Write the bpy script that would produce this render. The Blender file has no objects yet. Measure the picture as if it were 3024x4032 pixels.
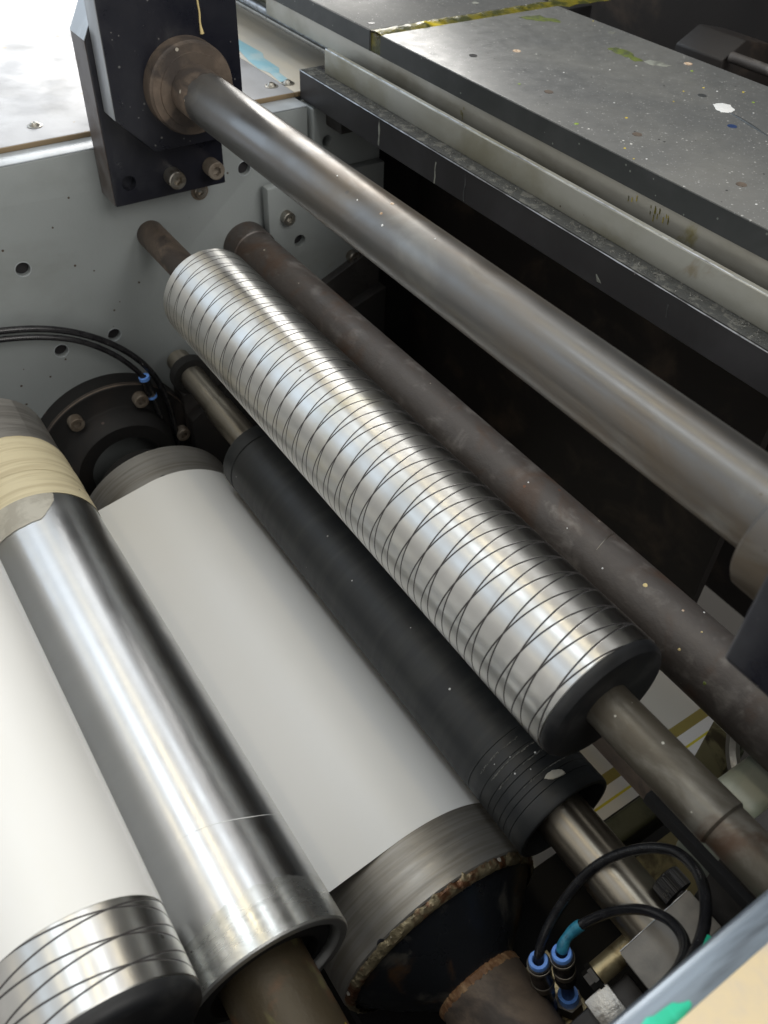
import bpy, bmesh, math, random
from mathutils import Vector, Matrix, noise
random.seed(7)
PI = math.pi
SC = bpy.context.scene
COL = SC.collection

# ------------------------------------------------------------------ camera
# metres; X runs along the rollers towards the viewer, Y to the right, Z up; the camera is the origin
cam_d = bpy.data.cameras.new('camera')
cam = bpy.data.objects.new('camera', cam_d); COL.objects.link(cam); SC.camera = cam
rt = Vector((0.55344281, 0.83216983, 0.0345605)); dn = Vector((0.595454, -0.36631762, -0.71501464)); fw = Vector((-0.58235349, 0.4162989, -0.69825471))
cam.matrix_world = Matrix(((rt.x, -dn.x, -fw.x, 0), (rt.y, -dn.y, -fw.y, 0), (rt.z, -dn.z, -fw.z, 0), (0, 0, 0, 1)))
cam_d.sensor_fit = 'HORIZONTAL'; cam_d.sensor_width = 36.0; cam_d.lens = 36.0*3431.6/3024.0
cam_d.clip_start = 0.02; cam_d.clip_end = 60
cam_d.dof.use_dof = True; cam_d.dof.focus_distance = 0.80; cam_d.dof.aperture_fstop = 13.0

# ------------------------------------------------------------------ light
W = bpy.data.worlds.new('World'); SC.world = W; W.use_nodes = True
bg = W.node_tree.nodes['Background']; bg.inputs[0].default_value = (1.0, 0.975, 0.93, 1); bg.inputs[1].default_value = 0.56
SC.view_settings.view_transform = 'Standard'; SC.view_settings.look = 'None'; SC.view_settings.exposure = 0.24; SC.view_settings.gamma = 1.0

def lamp(name, loc, target, sx, sy, power, color):
    d = bpy.data.lights.new(name, 'AREA'); d.shape = 'RECTANGLE'; d.size = sx; d.size_y = sy; d.energy = power; d.color = color
    o = bpy.data.objects.new(name, d); COL.objects.link(o); o.location = loc
    z = (Vector(loc)-Vector(target)).normalized()
    x = Vector((1, 0, 0)); x = (x - z*x.dot(z)).normalized(); y = z.cross(x)
    if abs(z.x) > .75:
        y = Vector((0, 0, 1)); y = (y - z*y.dot(z)).normalized(); x = y.cross(z)
    o.rotation_euler = Matrix((x, y, z)).transposed().to_euler()
    return o
WARM = (1.0, 0.84, 0.52); COOL = (0.60, 0.79, 1.0); NEUT = (1.0, 0.94, 0.81)
def tube_lamp(name, elev, dist, x, length, wid, power, color):
    a = math.radians(elev)
    lamp(name, (x, dist*math.cos(a), dist*math.sin(a)), (-.5, .2, -.5), length, wid, power, color)
PALE = (.88, .95, 1.0)
for elev, dist, x, wid, power, colr in ((13, 3.2, -1.0, .10, 6, WARM), (34, 3.0, -1.2, .14, 5, WARM), (54, 2.4, -1.0, .30, 5, PALE), (74, 2.2, -1.0, .12, 5, WARM), (94, 2.2, -.9, .42, 10, PALE),
                                        (113, 2.2, -.9, .10, 3, WARM), (138, 2.4, -1.2, .16, 1.6, COOL), (158, 2.6, -1.2, .10, 1.0, WARM)):
    tube_lamp('ceiling_lamp', elev, dist, x, 2.3, wid, power, colr)
lamp('window_and_fill_light', (-5.0, -.6, 1.6), (-.8, .2, -.4), 5.0, 2.6, 62, COOL)
lamp('window_and_fill_light', (-4.9, 3.4, 1.35), (-.7, .7, -.3), 4.2, 1.8, 230, (1.0, .97, .92))  # added fill to brighten the deck plates, no window known here
lamp('room_light', (2.6, 1.2, 2.0), (-.8, .2, -.5), 2.6, 1.6, 66, (1.0, .97, .92))

# ------------------------------------------------------------------ materials
def mat(name, col, rough=.5, metal=0., col2=None, ns=8., lo=.45, hi=.6, st=(1, 1, 1), rvar=.0, bump=0., bs=80., bst=(1, 1, 1),
        specks=(), col3=None, ns3=3., lo3=.5, hi3=.6, st3=(1, 1, 1), aniso=0., coat=0., spec=.5, detail=6.):
    m = bpy.data.materials.new(name); m.use_nodes = True; nt = m.node_tree; N = nt.nodes; Lk = nt.links
    b = N['Principled BSDF']; b.inputs['Roughness'].default_value = rough; b.inputs['Metallic'].default_value = metal
    b.inputs['Anisotropic'].default_value = aniso; b.inputs['Coat Weight'].default_value = coat; b.inputs['Specular IOR Level'].default_value = spec
    tc = N.new('ShaderNodeTexCoord')
    def mp(s):
        q = N.new('ShaderNodeMapping'); q.inputs['Scale'].default_value = s; Lk.new(tc.outputs['Object'], q.inputs[0]); return q.outputs[0]
    def nz(s, sc, det=detail, dist=0.):
        q = N.new('ShaderNodeTexNoise'); q.inputs['Scale'].default_value = sc; q.inputs['Detail'].default_value = det; q.inputs['Distortion'].default_value = dist
        q.inputs['Roughness'].default_value = .6
        Lk.new(mp(s), q.inputs['Vector']); return q.outputs[0]
    def ramp(src, a, c):
        q = N.new('ShaderNodeMapRange'); q.inputs[1].default_value = a; q.inputs[2].default_value = c; q.interpolation_type = 'SMOOTHSTEP'
        Lk.new(src, q.inputs[0]); return q.outputs[0]
    def mix(f, a, c):
        q = N.new('ShaderNodeMix'); q.data_type = 'RGBA'
        Lk.new(f, q.inputs[0])
        if isinstance(a, tuple): q.inputs[6].default_value = (*a, 1)
        else: Lk.new(a, q.inputs[6])
        if isinstance(c, tuple): q.inputs[7].default_value = (*c, 1)
        else: Lk.new(c, q.inputs[7])
        return q.outputs[2]
    cur = col
    if col2 is not None: cur = mix(ramp(nz(st, ns, dist=.4), lo, hi), cur, col2)
    if col3 is not None: cur = mix(ramp(nz(st3, ns3, dist=.8), lo3, hi3), cur, col3)
    for (sc_, scale, size, thr) in specks:
        v = N.new('ShaderNodeTexVoronoi'); v.inputs['Scale'].default_value = scale; Lk.new(mp((1, 1, 1)), v.inputs['Vector'])
        sep = N.new('ShaderNodeSeparateColor'); Lk.new(v.outputs['Color'], sep.inputs[0])
        g = N.new('ShaderNodeMath'); g.operation = 'GREATER_THAN'; Lk.new(sep.outputs[0], g.inputs[0]); g.inputs[1].default_value = thr
        sz = N.new('ShaderNodeMath'); sz.operation = 'MULTIPLY'; Lk.new(sep.outputs[1], sz.inputs[0]); sz.inputs[1].default_value = size
        l = N.new('ShaderNodeMath'); l.operation = 'LESS_THAN'; Lk.new(v.outputs['Distance'], l.inputs[0]); Lk.new(sz.outputs[0], l.inputs[1])
        x = N.new('ShaderNodeMath'); x.operation = 'MULTIPLY'; Lk.new(g.outputs[0], x.inputs[0]); Lk.new(l.outputs[0], x.inputs[1])
        cur = mix(x.outputs[0], cur, sc_)
    if isinstance(cur, tuple): b.inputs['Base Color'].default_value = (*cur, 1)
    else: Lk.new(cur, b.inputs['Base Color'])
    if rvar:
        q = N.new('ShaderNodeMapRange'); q.inputs[1].default_value = .35; q.inputs[2].default_value = .65
        q.inputs[3].default_value = max(.02, rough-rvar); q.inputs[4].default_value = min(1, rough+rvar)
        Lk.new(nz(bst, bs*.25, 5), q.inputs[0]); Lk.new(q.outputs[0], b.inputs['Roughness'])
    if bump:
        q = N.new('ShaderNodeBump'); q.inputs['Strength'].default_value = 1.; q.inputs['Distance'].default_value = bump
        Lk.new(nz(bst, bs, 4), q.inputs['Height']); Lk.new(q.outputs[0], b.inputs['Normal'])
    if aniso:
        b.inputs['Anisotropic'].default_value = aniso; b.inputs['Anisotropic Rotation'].default_value = .25
        q = N.new('ShaderNodeTangent'); q.direction_type = 'RADIAL'; q.axis = 'X'; Lk.new(q.outputs[0], b.inputs['Tangent'])
    return m

RING = (26, 1, 1)      # stretches noise into rings round a roller that runs along X
M = {}
M['wall'] = mat('grey_wall_paint', (.265, .288, .29), .42, 0, (.215, .232, .228), 6, .45, .7, bump=.0002, bs=260, rvar=.08,
                specks=[((.06, .04, .03), 80, .13, .94)], col3=(.16, .125, .09), ns3=6, lo3=.60, hi3=.76)
M['wall_edge'] = mat('grey_edge_paint', (.42, .46, .50), .35, 0, (.34, .37, .4), 12, bump=.0001, bs=200)
M['sheet'] = mat('bare_aluminium_sheet', (.43, .445, .48), .45, .1, (.34, .345, .36), 9, .4, .7, bump=.0002, bs=60, rvar=.10, specks=[((.4, .35, .28), 60, .2, .9)])
M['sheet_warm'] = mat('cream_painted_sheet', (.62, .58, .50), .38, 0, (.55, .54, .5), 4, .4, .7, bump=.0001, bs=60)
M['brown_edge'] = mat('brown_sheet_edge', (.22, .16, .09), .6)
M['black'] = mat('black_satin_paint', (.011, .012, .019), .36, 0, (.03, .032, .038), 16, .56, .75, bump=.0002, bs=160, rvar=.10, specks=[((.12, .12, .12), 150, .2, .86)])
M['black_flat'] = mat('black_flat_paint', (.007, .0065, .0065), .7, 0, (.020, .014, .011), 7, .5, .7, bump=.0003, bs=60, specks=[((.07, .05, .045), 40, .25, .85)])
M['milled'] = mat('milled_steel_face', (.50, .53, .55), .38, .75, (.40, .42, .44), 20, st=(1, 1, .2), bump=.00005, bs=300)
M['gun'] = mat('gunmetal_side', (.16, .15, .15), .42, .5, (.09, .07, .06), 14, .45, .65, bump=.0001, bs=200)
M['rustdark'] = mat('oxidised_steel', (.078, .069, .065), .52, .25, (.155, .143, .135), 34, .52, .70, col3=(.082, .054, .040), ns3=13, lo3=.50, hi3=.70,
                    bump=.0006, bs=110, rvar=.10, specks=[((.42, .38, .32), 120, .16, .93), ((.16, .07, .04), 90, .16, .9)], detail=12.)
M['oily'] = mat('oily_stained_shaft', (.10, .088, .068), .38, .45, (.20, .19, .165), 26, .50, .70, st=(.5, 1, 1), col3=(.09, .055, .035), ns3=12, lo3=.55, hi3=.72, bump=.0003, bs=90, rvar=.1, specks=[((.5, .48, .42), 120, .14, .93)], detail=12.)
M['rustyellow'] = mat('oily_rusted_shaft', (.075, .058, .034), .5, .2, (.15, .075, .035), 22, .50, .66, col3=(.15, .135, .06), ns3=30, lo3=.56, hi3=.68, bump=.0006, bs=120, specks=[((.6, .48, .06), 60, .14, .93)], detail=12.)
M['rustbrown'] = mat('brown_rusted_steel', (.10, .078, .062), .6, .2, (.17, .13, .10), 18, .45, .65, col3=(.055, .045, .04), ns3=14, lo3=.5, hi3=.65,
                     bump=.0006, bs=120, specks=[((.45, .42, .36), 90, .2, .94)], detail=12.)
M['tube'] = mat('dull_grey_steel_tube', (.150, .148, .145), .37, .75, (.150, .122, .092), 7, .42, .62, st=(.4, 1, 1), aniso=.4, col3=(.225, .22, .205), ns3=16, lo3=.52, hi3=.74, st3=(.6, 1, 1),
                bump=.00006, bs=60, rvar=.09, specks=[((.75, .66, .55), 48, .12, .95), ((.12, .11, .1), 80, .2, .93)], detail=9.)
M['satin'] = mat('satin_shaft_steel', (.38, .345, .29), .36, .95, (.33, .30, .25), 5, st=(3, 1, 1), rvar=.03, bs=60, aniso=.7)
M['chrome'] = mat('polished_chrome', (.63, .64, .65), .33, 1., aniso=.8, col2=(.66, .67, .68), ns=6, lo=.4, hi=.7, st=(6, 1, 1), bs=50, bst=(3, 1, 1), rvar=.035)
M['alu_satin'] = mat('dull_aluminium', (.62, .63, .62), .38, .85, (.50, .51, .50), 14, .4, .65, st=(3, 1, 1), bump=.00008, bs=26, bst=(10, 1, 1), rvar=.08, specks=[((.2, .19, .18), 70, .2, .93)])
M['worn'] = mat('scuffed_chrome', (.60, .61, .60), .30, .92, (.46, .47, .46), 26, .46, .62, st=(2, 1, 1), aniso=.5, bump=.00006, bs=40, bst=(4, 1, 1), rvar=.1, specks=[((.14, .13, .12), 90, .2, .9), ((.85, .85, .85), 120, .16, .93)])
M['grey_end'] = mat('grey_worn_steel', (.33, .315, .295), .42, .75, (.24, .225, .21), 9, .4, .65, st=(16, 1, 1), bump=.00012, bs=24, bst=RING, rvar=.06)
M['drum'] = mat('worn_drum_steel', (.29, .28, .262), .44, .6, (.22, .205, .18), 7, .4, .66, st=(30, 1, 1), bump=.00014, bs=30, bst=RING, rvar=.08, specks=[((.05, .05, .06), 45, .25, .94), ((.4, .37, .33), 90, .2, .92)])
M['rubber'] = mat('black_rubber', (.016, .018, .020), .44, 0, (.028, .030, .030), 6, .4, .7, st=(10, 1, 1), col3=(.042, .042, .040), ns3=5, lo3=.5, hi3=.8, st3=(1, 1, 1), bump=.00006, bs=22, bst=RING, rvar=.05,
                  specks=[((.3, .29, .27), 55, .10, .95)], spec=.45)
M['rubber_groove'] = mat('scuffed_rubber', (.05, .052, .056), .6, 0, (.11, .10, .09), 30, .55, .7)
M['paper'] = mat('white_coated_paper', (.745, .745, .735), .36, 0, (.72, .72, .70), ns=3, lo=.35, hi=.7, bump=.00022, bs=5, bst=(9, 1.5, 1.5), spec=.5)
M['tape'] = mat('masking_tape', (.62, .55, .37), .55, 0, (.50, .43, .28), 7, .42, .65, st=(22, 1, 1), bump=.0006, bs=14, bst=(16, 1, 1), specks=[((.22, .18, .12), 80, .2, .9)])
M['tape_old'] = mat('grey_old_tape', (.46, .44, .38), .6, 0, (.36, .34, .29), 30, bump=.0003, bs=90)
M['endcap'] = mat('black_plastic_cap', (.007, .008, .010), .55, 0, (.024, .025, .026), 22, .5, .7, bump=.0003, bs=70)
M['bell'] = mat('black_chipped_paint', (.014, .016, .020), .30, 0, (.07, .068, .062), 26, .56, .68, col3=(.075, .042, .022), ns3=16, lo3=.58, hi3=.70, bump=.0006, bs=50, rvar=.1)
M['weld'] = mat('weld_bead', (.24, .205, .13), .38, .5, (.13, .06, .03), 34, .50, .62, bump=.002, bs=120, specks=[((.62, .6, .54), 120, .3, .75)])
M['weldrust'] = mat('rusty_bead', (.17, .085, .04), .6, .1, (.30, .19, .10), 60, bump=.001, bs=200)
M['zinc'] = mat('zinc_screw', (.36, .345, .31), .36, .9, (.24, .21, .17), 60, bump=.0001, bs=400)
M['rustcap'] = mat('dusty_screw', (.22, .19, .155), .6, .4, (.15, .12, .09), 50, bump=.0003, bs=300)
M['dark'] = mat('dark_void_paint', (.006, .006, .007), .8)
M['plate'] = mat('dark_anodised_plate', (.11, .113, .113), .42, 0, (.155, .155, .148), 4, .4, .68, bump=.00012, bs=240, rvar=.06,
                 specks=[((.40, .40, .39), 230, .24, .70), ((.26, .26, .26), 480, .34, .60), ((.65, .65, .62), 110, .14, .92), ((.02, .02, .02), 160, .2, .9)], spec=.55)
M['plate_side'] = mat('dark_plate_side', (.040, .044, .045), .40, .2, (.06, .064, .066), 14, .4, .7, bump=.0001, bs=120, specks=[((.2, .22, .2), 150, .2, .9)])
M['beamside'] = mat('blackened_beam', (.028, .027, .029), .42, .4, (.045, .044, .048), 9, .4, .7, bump=.0001, bs=100, specks=[((.18, .17, .17), 120, .2, .9)])
M['bar'] = mat('stained_zinc_bar', (.38, .38, .345), .42, .35, (.27, .26, .20), 9, .42, .64, st=(.6, 1, 1), col3=(.24, .20, .13), ns3=16, lo3=.6, hi3=.8,
               bump=.0001, bs=120, rvar=.08, specks=[((.06, .09, .07), 70, .22, .92), ((.12, .1, .08), 130, .25, .9)], detail=10.)
M['bar_warm'] = mat('stained_warm_bar', (.43, .42, .38), .40, .5, (.28, .265, .22), 8, .42, .64, st=(.5, 1, 1), col3=(.26, .22, .06), ns3=9, lo3=.64, hi3=.76,
                    bump=.0001, bs=120, rvar=.06, specks=[((.08, .07, .06), 100, .22, .9)], detail=10.)
M['bright'] = mat('wear_and_glint_metal', (.50, .52, .55), .38, .9, (.2, .2, .2), 60, .4, .7)
M['dust'] = mat('lint_dust', (.20, .20, .185), .95, 0, (.08, .08, .075), 400)
M['ledge'] = mat('dusty_ledge', (.045, .047, .045), .9, 0, (.11, .11, .10), 90, .5, .62, bump=.002, bs=260)
M['glue'] = mat('yellow_green_ink_ridge', (.17, .145, .012), .30, 0, (.045, .05, .01), 34, .42, .58, bump=.0016, bs=120, col3=(.60, .48, .03), ns3=14, lo3=.56, hi3=.68)
M['ink_y'] = mat('yellow_paint_fleck', (.72, .56, .05), .4); M['ink_g'] = mat('green_paint_fleck', (.25, .38, .04), .4)
M['ink_w'] = mat('white_paint_fleck', (.75, .76, .76), .4); M['ink_o'] = mat('cream_screw_filler', (.62, .50, .38), .5, 0, (.35, .2, .1), 300)
M['ink_grey'] = mat('grey_paint_smear', (.24, .25, .22), .5, 0, (.14, .145, .13), 60); M['ink_olive'] = mat('olive_paint_smear', (.12, .15, .03), .45, 0, (.075, .09, .04), 90)
M['ink_teal'] = mat('teal_green_paint', (.02, .50, .30), .45, 0, (.04, .62, .42), 40); M['ink_blue'] = mat('pale_blue_film', (.30, .55, .66), .4, 0, (.45, .62, .68), 25)
M['drip'] = mat('dried_yellow_drip', (.62, .50, .24), .4)
M['hose'] = mat('black_hose', (.012, .012, .014), .27, 0, (.02, .02, .022), 60, bump=.0001, bs=120, specks=[((.25, .25, .25), 240, .16, .92)])
M['blue'] = mat('blue_plastic_ring', (.16, .36, .88), .36, 0, (.13, .30, .78), 80); M['blue_dark'] = mat('dark_blue_plastic', (.018, .04, .12), .4)
M['tape_blue'] = mat('turquoise_tape', (.03, .22, .33), .42, 0, (.02, .15, .24), 120, bump=.0004, bs=200)
M['brass'] = mat('dull_brass', (.40, .335, .20), .40, .75, (.22, .17, .09), 60, .45, .65, bump=.0002, bs=200)
M['brassband'] = mat('dark_metal_band', (.20, .18, .15), .4, .8)
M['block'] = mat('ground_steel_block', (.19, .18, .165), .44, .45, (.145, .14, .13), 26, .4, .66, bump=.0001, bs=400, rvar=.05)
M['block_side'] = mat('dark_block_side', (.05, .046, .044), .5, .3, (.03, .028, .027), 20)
M['knurl'] = mat('black_oxide_screw', (.035, .034, .034), .35, .6)
M['cream'] = mat('cream_cover_paint', (.68, .56, .36), .42, 0, (.58, .50, .40), 40, .4, .7, bump=.0001, bs=60)
M['bluegrey'] = mat('blue_grey_edge_strip', (.24, .29, .35), .30, .25, (.08, .095, .115), 60, .42, .62, st=(1, .12, 1), spec=.6)
M['plastic_pale'] = mat('pale_green_plastic', (.40, .42, .35), .35, 0, (.30, .34, .28), 14)
M['member'] = mat('olive_grey_frame_paint', (.10, .105, .065), .5, 0, (.06, .065, .04), 14)
M['pan'] = mat('greasy_cream_pan', (.26, .23, .12), .5, 0, (.07, .055, .03), 22, .5, .62)
M['dusty'] = mat('ground_dust', (.03, .028, .026), .9)
M['hole'] = mat('dark_hole', (.015, .014, .016), .8)
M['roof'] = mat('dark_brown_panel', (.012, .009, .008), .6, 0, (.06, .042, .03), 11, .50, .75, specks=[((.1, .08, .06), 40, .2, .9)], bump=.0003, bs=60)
M['silver'] = mat('crumpled_silver', (.42, .41, .39), .40, .8, (.30, .285, .26), 50, .5, .6, bump=.001, bs=120)

def printed_web():
    m = mat('printed_paper', (.80, .79, .77), .4); nt = m.node_tree; N = nt.nodes
    b = N['Principled BSDF']; tc = N.new('ShaderNodeTexCoord'); s = N.new('ShaderNodeSeparateXYZ'); nt.links.new(tc.outputs['Object'], s.inputs[0])
    r = N.new('ShaderNodeValToRGB'); r.color_ramp.interpolation = 'CONSTANT'
    q = N.new('ShaderNodeMapRange'); q.inputs[1].default_value = -.32; q.inputs[2].default_value = -.24; nt.links.new(s.outputs[0], q.inputs[0]); nt.links.new(q.outputs[0], r.inputs[0])
    def e(x, c, first=False):
        p = (x+.32)/.08
        el = r.color_ramp.elements[0] if first else r.color_ramp.elements.new(p)
        el.position = p if not first else 0; el.color = (*c, 1)
    r.color_ramp.elements.remove(r.color_ramp.elements[1])
    shaded_wht = (.72, .68, .60); e(-.32, shaded_wht, True); e(-.2865, (.34, .27, .07)); e(-.2725, (.90, .87, .83)); e(-.2575, (.74, .62, .04)); e(-.2545, (.90, .87, .83))  # paper tone and second yellow line darkened here to paint in shade
    nt.links.new(r.outputs[0], b.inputs['Base Color']); return m
M['web'] = printed_web()

def grooved(name, pitch, x0, theta0, rough=.42):
    """aluminium with two crossing pairs of fine helical grooves, x along the axis, angle round it"""
    m = mat(name, (.70, .70, .685), rough, .80, (.64, .635, .61), 7, .4, .7, st=(2, 1, 1), aniso=.92, bump=.000008, bs=30, bst=(6, 1, 1), rvar=.05, col3=(.60, .585, .50), ns3=9, lo3=.58, hi3=.76,
            specks=[((.85, .85, .84), 60, .22, .95), ((.32, .31, .29), 75, .2, .95)])
    nt = m.node_tree; N = nt.nodes; Lk = nt.links; b = N['Principled BSDF']
    def mth(op, a, c=None, clampit=False):
        q = N.new('ShaderNodeMath'); q.operation = op; q.use_clamp = clampit
        for i, v in enumerate((a, c)):
            if v is None: continue
            if isinstance(v, (int, float)): q.inputs[i].default_value = v
            else: Lk.new(v, q.inputs[i])
        return q.outputs[0]
    tc = N.new('ShaderNodeTexCoord'); s = N.new('ShaderNodeSeparateXYZ'); Lk.new(tc.outputs['Object'], s.inputs[0])
    th = mth('ARCTAN2', s.outputs[2], s.outputs[1])
    th = mth('SUBTRACT', th, theta0)
    w = mth('MULTIPLY', th, pitch/(2*PI))
    x = mth('SUBTRACT', s.outputs[0], x0)
    half = pitch/2; masks = []
    for sg in (1, -1):
        u = mth('ADD', x, mth('MULTIPLY', w, sg))
        f = mth('FRACT', mth('ADD', mth('DIVIDE', u, half), .5))
        d = mth('MULTIPLY', mth('ABSOLUTE', mth('SUBTRACT', f, .5)), half)
        q = N.new('ShaderNodeMapRange'); q.interpolation_type = 'SMOOTHSTEP'; q.inputs[1].default_value = .00035; q.inputs[2].default_value = .00085; q.inputs[3].default_value = 1; q.inputs[4].default_value = 0
        Lk.new(d, q.inputs[0]); masks.append(q.outputs[0])
    mk = mth('MAXIMUM', masks[0], masks[1])
    old = b.inputs['Base Color'].links[0].from_socket
    mx = N.new('ShaderNodeMix'); mx.data_type = 'RGBA'; Lk.new(mk, mx.inputs[0]); Lk.new(old, mx.inputs[6]); mx.inputs[7].default_value = (.045, .04, .04, 1); Lk.new(mx.outputs[2], b.inputs['Base Color'])
    Lk.new(mth('SUBTRACT', 1., mth('MULTIPLY', mk, .8)), b.inputs['Metallic'])
    oldn = b.inputs['Normal'].links[0].from_socket
    bp = N.new('ShaderNodeBump'); bp.invert = True; bp.inputs['Distance'].default_value = .0006; Lk.new(mk, bp.inputs['Height']); Lk.new(oldn, bp.inputs['Normal']); Lk.new(bp.outputs[0], b.inputs['Normal'])
    return m

# ------------------------------------------------------------------ mesh helpers
class Thing:
    def __init__(s, name, label, cat, origin=(0, 0, 0), group=None, kind=None):
        s.o = bpy.data.objects.new(name, None); s.o.empty_display_size = .02; COL.objects.link(s.o); s.org = Vector(origin); s.o.location = s.org
        if kind: s.o['kind'] = kind
        if label: s.o['label'] = label
        if cat: s.o['category'] = cat
        if group: s.o['group'] = group
def finish(name, bm, m, parent=None, org=None, smooth=35, label=None, kind=None):
    """parent: a Thing, or a mesh object already placed by this helper"""
    me = bpy.data.meshes.new(name)
    if isinstance(parent, Thing): po, org0 = parent.o, parent.org
    elif parent is not None: po, org0 = parent, Vector(parent['org'])
    else: po, org0 = None, Vector(org or (0, 0, 0))
    bmesh.ops.recalc_face_normals(bm, faces=bm.faces)
    bmesh.ops.translate(bm, verts=bm.verts, vec=-org0)
    bm.to_mesh(me); bm.free()
    if smooth is not None:
        for p in me.polygons: p.use_smooth = True
        me.set_sharp_from_angle(angle=math.radians(smooth))
    if m is not None: me.materials.append(M[m] if isinstance(m, str) else m)
    o = bpy.data.objects.new(name, me); COL.objects.link(o)
    if po is not None: o.parent = po
    else: o.location = org0
    o['org'] = tuple(org0)
    if label: o['label'] = label
    if kind: o['kind'] = kind
    return o
def box(x0, x1, y0, y1, z0, z1, bev=0., seg=2):
    bm = bmesh.new(); bmesh.ops.create_cube(bm, size=1)
    for v in bm.verts: v.co = Vector(((x0+x1)/2+v.co.x*(x1-x0), (y0+y1)/2+v.co.y*(y1-y0), (z0+z1)/2+v.co.z*(z1-z0)))
    if bev: bmesh.ops.bevel(bm, geom=bm.edges[:], offset=bev, segments=seg, affect='EDGES', profile=.5)
    return bm
def prism(poly, a0, a1, axis='x', bev=0., seg=2):
    """polygon in the plane across the axis, pushed from a0 to a1"""
    bm = bmesh.new()
    def P(p, a):
        return (a, p[0], p[1]) if axis == 'x' else ((p[0], a, p[1]) if axis == 'y' else (p[0], p[1], a))
    v0 = [bm.verts.new(P(p, a0)) for p in poly]; v1 = [bm.verts.new(P(p, a1)) for p in poly]
    bm.faces.new(v0[::-1]); bm.faces.new(v1)
    n = len(poly)
    for i in range(n): bm.faces.new((v0[i], v0[(i+1) % n], v1[(i+1) % n], v1[i]))
    bmesh.ops.recalc_face_normals(bm, faces=bm.faces)
    if bev: bmesh.ops.bevel(bm, geom=bm.edges[:], offset=bev, segments=seg, affect='EDGES', profile=.5)
    return bm
def lathe(prof, p0, ax=(1, 0, 0), seg=96, bm=None, jitter=0., a0=0, a1=2*PI, rfun=None):
    """profile of (distance along the axis, radius) turned about the axis through p0"""
    bm = bm or bmesh.new(); ax = Vector(ax).normalized(); p0 = Vector(p0)
    u = Vector((0, 1, 0)) if abs(ax.y) < .8 else Vector((1, 0, 0)); u = (u-ax*u.dot(ax)).normalized(); w = ax.cross(u)
    full = abs(a1-a0-2*PI) < 1e-6; n = seg if full else seg+1; rings = []
    for k, (x, r) in enumerate(prof):
        ring = []
        if r < 1e-7: ring = [bm.verts.new(p0+ax*x)]
        else:
            for i in range(n):
                a = a0+(a1-a0)*i/seg; rr = r
                if rfun: rr = rfun(k, a, r)
                if jitter: rr += jitter*(noise.noise(Vector((math.cos(a)*14, math.sin(a)*14, k*1.7)))+.6*noise.noise(Vector((math.cos(a)*31, math.sin(a)*31, k*3.1))))
                ring.append(bm.verts.new(p0+ax*x+(u*math.cos(a)+w*math.sin(a))*rr))
        rings.append(ring)
    for A, B in zip(rings, rings[1:]):
        m_ = seg if full else seg
        for i in range(m_):
            j = (i+1) % n
            if len(A) == 1 and len(B) == 1: break
            if len(A) == 1: bm.faces.new((A[0], B[j], B[i]))
            elif len(B) == 1: bm.faces.new((A[i], A[j], B[0]))
            else: bm.faces.new((A[i], A[j], B[j], B[i]))
    return bm
def catmull(P, n=8, sm=0):
    P = [Vector(p) for p in P]
    for _ in range(sm): P = [P[0]]+[(P[i-1]+P[i]*2+P[i+1])/4 for i in range(1, len(P)-1)]+[P[-1]]
    Q = [P[0]*2-P[1]]+P+[P[-1]*2-P[-2]]; out = []
    for i in range(1, len(Q)-2):
        a, b, c, d = Q[i-1:i+3]
        for k in range(n):
            t = k/n; out.append(.5*((2*b)+(c-a)*t+(2*a-5*b+4*c-d)*t*t+(3*b-a-3*c+d)*t**3))
    out.append(Q[-2]); return out
def sweep(P, r, seg=14, caps=True):
    bm = bmesh.new(); up = Vector((.3, .5, .8)); rings = []
    for i, p in enumerate(P):
        t = (P[min(i+1, len(P)-1)]-P[max(i-1, 0)]).normalized(); u = (up-t*up.dot(t)).normalized(); up = u; w = t.cross(u)
        rr = r(i/(len(P)-1)) if callable(r) else r
        rings.append([bm.verts.new(p+(u*math.cos(2*PI*k/seg)+w*math.sin(2*PI*k/seg))*rr) for k in range(seg)])
    for A, B in zip(rings, rings[1:]):
        for k in range(seg): bm.faces.new((A[k], A[(k+1) % seg], B[(k+1) % seg], B[k]))
    if caps: bm.faces.new(rings[0]); bm.faces.new(rings[-1][::-1])
    return bm
def blob(poly, place, th=.0004, sub=3, rough_=.12):
    """small flat irregular fleck: outline points (u, v), lifted by th"""
    bm = bmesh.new(); pts = []
    n = len(poly)
    for i in range(n):
        a, b = Vector(poly[i]), Vector(poly[(i+1) % n]); L = (b-a).length
        for k in range(sub):
            q = a.lerp(b, k/sub); q += Vector((random.uniform(-1, 1), random.uniform(-1, 1)))*L*rough_/sub*1.5; pts.append(q)
    c = sum(pts, Vector((0, 0)))/len(pts)
    base = [bm.verts.new(place(p.x, p.y, 0)) for p in pts]; top = [bm.verts.new(place(*(p.lerp(c, .12)), th)) for p in pts]; ct = bm.verts.new(place(c.x, c.y, th*1.3))
    for i in range(len(pts)):
        j = (i+1) % len(pts); bm.faces.new((base[i], base[j], top[j], top[i])); bm.faces.new((top[i], top[j], ct))
    return bm
def disc_poly(u, v, r, ry=None, n=7):
    ry = ry or r; return [(u+r*math.cos(2*PI*k/n)*random.uniform(.8, 1.15), v+ry*math.sin(2*PI*k/n)*random.uniform(.8, 1.15)) for k in range(n)]
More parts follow.
